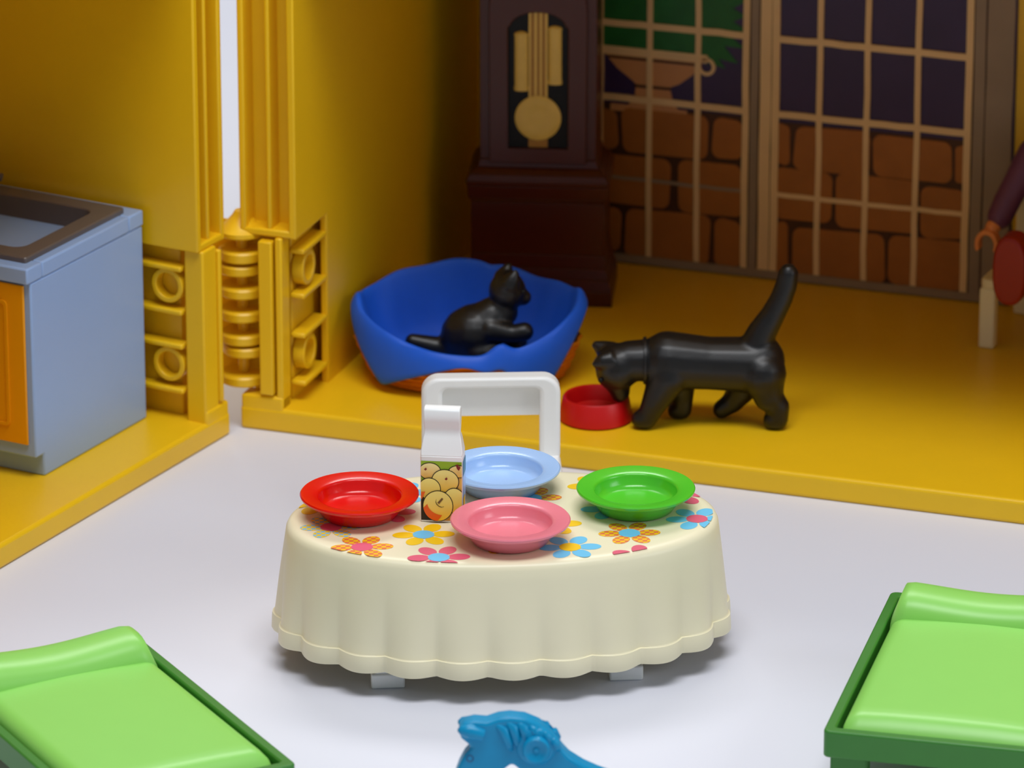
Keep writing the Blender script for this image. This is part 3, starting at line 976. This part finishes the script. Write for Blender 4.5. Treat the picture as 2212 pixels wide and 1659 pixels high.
# ------------------------------------------------------------------ beds
def make_bed(label, loc, rz, group):
    t = thing('toy_bed', label, 'bed', loc, rz, group)
    W, L_ = 0.205, 0.34
    m = M()
    o_, i_ = rrect(-W, W, -L_, L_, 0.012, 4), rrect(-W + 0.020, W - 0.020, -L_ + 0.022, L_ - 0.022, 0.008, 4)
    m.loops([[(x, y, 0.098) for x, y in o_], [(x, y, 0.150) for x, y in o_], [(x, y, 0.150) for x, y in i_], [(x, y, 0.112) for x, y in i_]])
    obj('bed_frame', m, BEDD, t, 0.004, 3)
    for sx in (-1, 1):
        for sy in (-1, 1):
            m = M()
            cx_, cy_ = sx * (W - 0.045), sy * (L_ - 0.035)
            m.box(cx_ - 0.034, cx_ + 0.034, cy_ - 0.018, cy_ + 0.018, 0, 0.099)
            obj('leg', m, BEDD, t, 0.004)
    m = M()
    ms = []
    NL = 26
    for k_ in range(NL):
        # cross-sections from foot to head, rounded over the edges
        y = -L_ + 0.027 + (2 * L_ - 0.054) * (k_ / (NL - 1)) ** 1.0
        e0 = min(1, (y + L_ - 0.027) / 0.045)
        hz = 0.124 + 0.039 * math.sqrt(max(0.0, 1 - (1 - e0) ** 2))
        ww = W - 0.0275
        sec = [(-ww, y, 0.113), (-ww, y, min(0.135, hz - 0.002))]
        for a in range(0, 91, 15):
            sec.append((-ww + 0.030 - 0.030 * math.cos(R(a)), y, min(0.135, hz - 0.002) + (hz - min(0.135, hz - 0.002)) * math.sin(R(a))))
        sec += [(-ww * 0.5, y, hz + 0.002 * e0), (0, y, hz + 0.003 * e0), (ww * 0.5, y, hz + 0.002 * e0)]
        sec += [(-x, y_, z) for x, y_, z in sec[:-3][::-1]]
        ms.append(sec)
    # add tighter sections at the foot
    m.loops(ms)
    obj('mattress', m, BEDL, t, angle=60)
    m = M()
    ps = []
    NX = 25
    for k_ in range(NX):
        x = -W + 0.0275 + (2 * W - 0.055) * k_ / (NX - 1)
        u_ = abs(x) / (W - 0.0275)
        end = math.sqrt(max(0.0, 1 - max(0, (u_ - 0.86) / 0.14) ** 2.2)) if u_ < 1 else 0.12
        hh = (0.205 - 0.011 * (math.cos(u_ * math.pi * 0.9) * 0.5 + 0.5)) - 0.128
        sec = []
        for a in range(0, 181, 12):
            ca, sa = math.cos(R(a)), math.sin(R(a))
            sec.append((x, 0.243 + 0.069 * math.copysign(abs(ca) ** 0.75, ca), 0.128 + hh * (0.35 + 0.65 * end) * sa ** 0.72))
        sec += [(x, 0.176, 0.12), (x, 0.31, 0.12)]
        ps.append(sec)
    m.loops(ps)
    obj('pillow', m, BEDL, t, angle=70)
    return t


make_bed('dark green toy bed with light green mattress, on the mane side of the blue horse', (0.837, -1.925, 0), -13.9, 'green toy beds')
make_bed('dark green toy bed with light green mattress, on the face side of the blue horse', (-0.722, -2.150, 0), 28.4, 'green toy beds')

# ------------------------------------------------------------------ blue toy horse
HR = thing('toy_horse', 'bright blue plastic rocking horse with grooved mane and round grip', 'toy horse', (0.0, -2.48, 0))
prof = [(-0.070, 0.246), (-0.088, 0.262), (-0.094, 0.279), (-0.086, 0.290), (-0.066, 0.2955), (-0.044, 0.2935), (-0.024, 0.301), (-0.004, 0.3035), (0.022, 0.3005), (0.048, 0.289), (0.070, 0.268), (0.088, 0.242), (0.100, 0.228), (0.125, 0.211), (0.150, 0.199), (0.22, 0.172), (0.30, 0.168), (0.33, 0.15), (0.34, 0.11), (0.30, 0.085), (0.29, 0.045), (0.26, 0.045), (0.25, 0.085), (0.13, 0.085), (0.12, 0.045), (0.09, 0.045), (0.08, 0.09), (0.055, 0.135), (0.030, 0.185), (0.018, 0.199), (0.0, 0.2145), (-0.022, 0.197), (-0.035, 0.17), (-0.05, 0.145), (-0.072, 0.132), (-0.098, 0.138), (-0.108, 0.155), (-0.101, 0.185), (-0.092, 0.212), (-0.082, 0.232)]
m = M()
TH_ = 0.019
m.prism(prof, -TH_, TH_, T=UPR)
hb = obj('body', m, HORSE, HR, 0.008, 3)
# mane strands laid over the neck
for (x0, z0, x1, z1) in ((-0.028, 0.292, 0.000, 0.240), (-0.009, 0.296, 0.012, 0.246), (0.010, 0.295, 0.027, 0.252), (0.029, 0.289, 0.046, 0.254), (0.047, 0.279, 0.066, 0.252), (0.062, 0.266, 0.080, 0.240)):
    for sy in (-1, 1):
        pts = [(x0, sy * 0.012, z0 - 0.003), (x0 + (x1 - x0) * 0.35 + 0.004, sy * 0.0190, z0 + (z1 - z0) * 0.25), (x0 + (x1 - x0) * 0.7 + 0.003, sy * 0.0195, z0 + (z1 - z0) * 0.7), (x1, sy * 0.0165, z1)]
        m = M()
        m.tube(pts, [0.0060, 0.0092, 0.0086, 0.0035], 10)
        obj('mane_strand', m, HORSE, HR, angle=80)
for sy in (-1, 1):
    m = M()
    m.tube([(-0.050, sy * 0.016, 0.270), (-0.072, sy * 0.019, 0.277), (-0.088, sy * 0.018, 0.279), (-0.094, sy * 0.017, 0.279)], [0.012, 0.014, 0.009, 0.003], 12)
    obj('ear', m, HORSE, HR, angle=80)
for sy in (-1, 1):
    kb = M()
    kb.lathe([(0.036, 0.0), (0.034, 0.008), (0.029, 0.011), (0.0235, 0.012), (0.0235, 0.024), (0.0215, 0.0265), (0.018, 0.0265), (0.015, 0.0235), (0.006, 0.0215), (0.0045, 0.0235), (0.001, 0.024)], 36, T=Matrix.Translation((0.042, sy * 0.015, 0.249)) @ Matrix.Rotation(R(90) * sy * -1, 4, 'X'))
    obj('grip', kb, HORSE, HR, angle=50)
    e = M()
    e.lathe([(0.0062, -0.001), (0.0068, 0.0012), (0.0052, 0.0012), (0.003, -0.001), (0.0005, -0.0012)], 20, T=Matrix.Translation((-0.073, sy * 0.0185, 0.226)) @ Matrix.Rotation(R(90) * sy * -1, 4, 'X'))
    obj('eye', e, DENT_SHADE, HR)
    rk = M()
    rk.tube([(0.19 + 0.26 * math.sin(R(a)), sy * 0.05, 0.50 - 0.488 * math.cos(R(a))) for a in range(-34, 35, 4)], 0.012, 10)
    obj('rocker', rk, HORSE, HR)
st = M()
for x in (0.105, 0.275):
    st.caps((x, -0.05, 0.03), (x, 0.05, 0.03), 0.011, 0.011)
    st.caps((x, 0, 0.03), (x, 0, 0.06), 0.013, 0.013)
obj('stretcher', st, HORSE, HR)

# ------------------------------------------------------------------ seated toy figure on the right, mostly outside the frame
make_chair('cream-white plastic chair with the purple toy figure seated on it', (1.236, 0.262, BZ), -23, 'white chairs', CREAM2)
FG = thing('toy_figure', 'seated toy figure in purple top and blue trousers, one arm lowered', 'toy figure', (1.2047, 0.1884, BZ + 0.158), -23)
m = M()
rows = []
for z, hw, hd in ((0.0, 0.085, 0.05), (0.03, 0.09, 0.052), (0.12, 0.078, 0.05), (0.22, 0.085, 0.05), (0.262, 0.07, 0.042), (0.275, 0.035, 0.03), (0.29, 0.03, 0.028)):
    rows.append([(x, y, z) for x, y in ell(0, 0.03, hw, hd, 28)])
m.loops(rows)
obj('torso', m, PURP, FG)
m = M()
m.lathe([(0.03, 0.285), (0.07, 0.30), (0.078, 0.33), (0.078, 0.385), (0.068, 0.42), (0.03, 0.438), (0.001, 0.44)], 36, T=Matrix.Translation((0, 0.03, 0)))
HD = obj('head', m, SKIN, FG)
for sx in (-1, 1):
    e = M()
    e.ball((sx * 0.026, -0.043, 0.372), 0.008, n=12, sc=(1, 0.5, 1.2))
    obj('eye', e, BLK2, HD)
sm = M()
sm.tube([(0.026 * math.sin(R(a)), -0.047 + 0.004 * (1 - math.cos(R(a))), 0.347 - 0.012 * math.cos(R(a))) for a in range(-70, 71, 14)], 0.0025, 8)
obj('mouth', sm, SHOE, HD)
m = M()
hr = []
for z, r_, yo in ((0.33, 0.084, 0.045), (0.36, 0.088, 0.04), (0.40, 0.088, 0.034), (0.43, 0.075, 0.032), (0.452, 0.04, 0.03), (0.456, 0.004, 0.03)):
    hr.append([(x, max(y, -0.02 + (0.405 - min(z, 0.405)) * 0.9 if z < 0.405 else -0.2), z) for x, y in ell(0, yo, r_, r_, 28)])
m.loops(hr)
obj('hair', m, HAIR, FG)
for sx in (-1, 1):
    m = M()
    m.caps((sx * 0.090, 0.025, 0.235), (sx * 0.126, -0.03, 0.138), 0.032, 0.029)
    m.caps((sx * 0.126, -0.03, 0.138), (sx * 0.136, -0.048, 0.105), 0.0295, 0.028)
    A_ = obj('arm', m, PURP, FG)
    h = M()
    h.caps((sx * 0.138, -0.050, 0.100), (sx * 0.146, -0.066, 0.084), 0.016, 0.017)
    # clip-shaped hand
    o_ = [(0.027 * math.cos(R(a)), 0.034 * math.sin(R(a))) for a in range(-30, 211, 15)]
    i_ = [(0.017 * math.cos(R(a)), 0.023 * math.sin(R(a))) for a in range(210, -31, -15)]
    h.prism(o_ + i_, -0.014, 0.014, T=Matrix.Translation((sx * 0.152, -0.078, 0.050)) @ UPR)
    obj('hand', h, SKIN, A_, 0.003)
    m = M()
    m.caps((sx * 0.043, 0.03, 0.040), (sx * 0.043, -0.20, 0.058), 0.039, 0.036)
    LG = obj('leg', m, NAVY, FG)
    sh = M()
    rows = []
    for yy, k_ in ((-0.205, 0.9), (-0.212, 1.0), (-0.262, 1.0), (-0.268, 0.93)):
        rows.append([(sx * 0.043 + x * k_, yy, 0.060 + z * k_) for x, z in [(0.037 * math.copysign(abs(math.cos(t)) ** 0.8, math.cos(t)), 0.078 * math.copysign(abs(math.sin(t)) ** 0.8, math.sin(t))) for t in [2 * math.pi * j / 36 for j in range(36)]]])
    sh.loops(rows)
    obj('shoe', sh, SHOE, LG, 0.004)
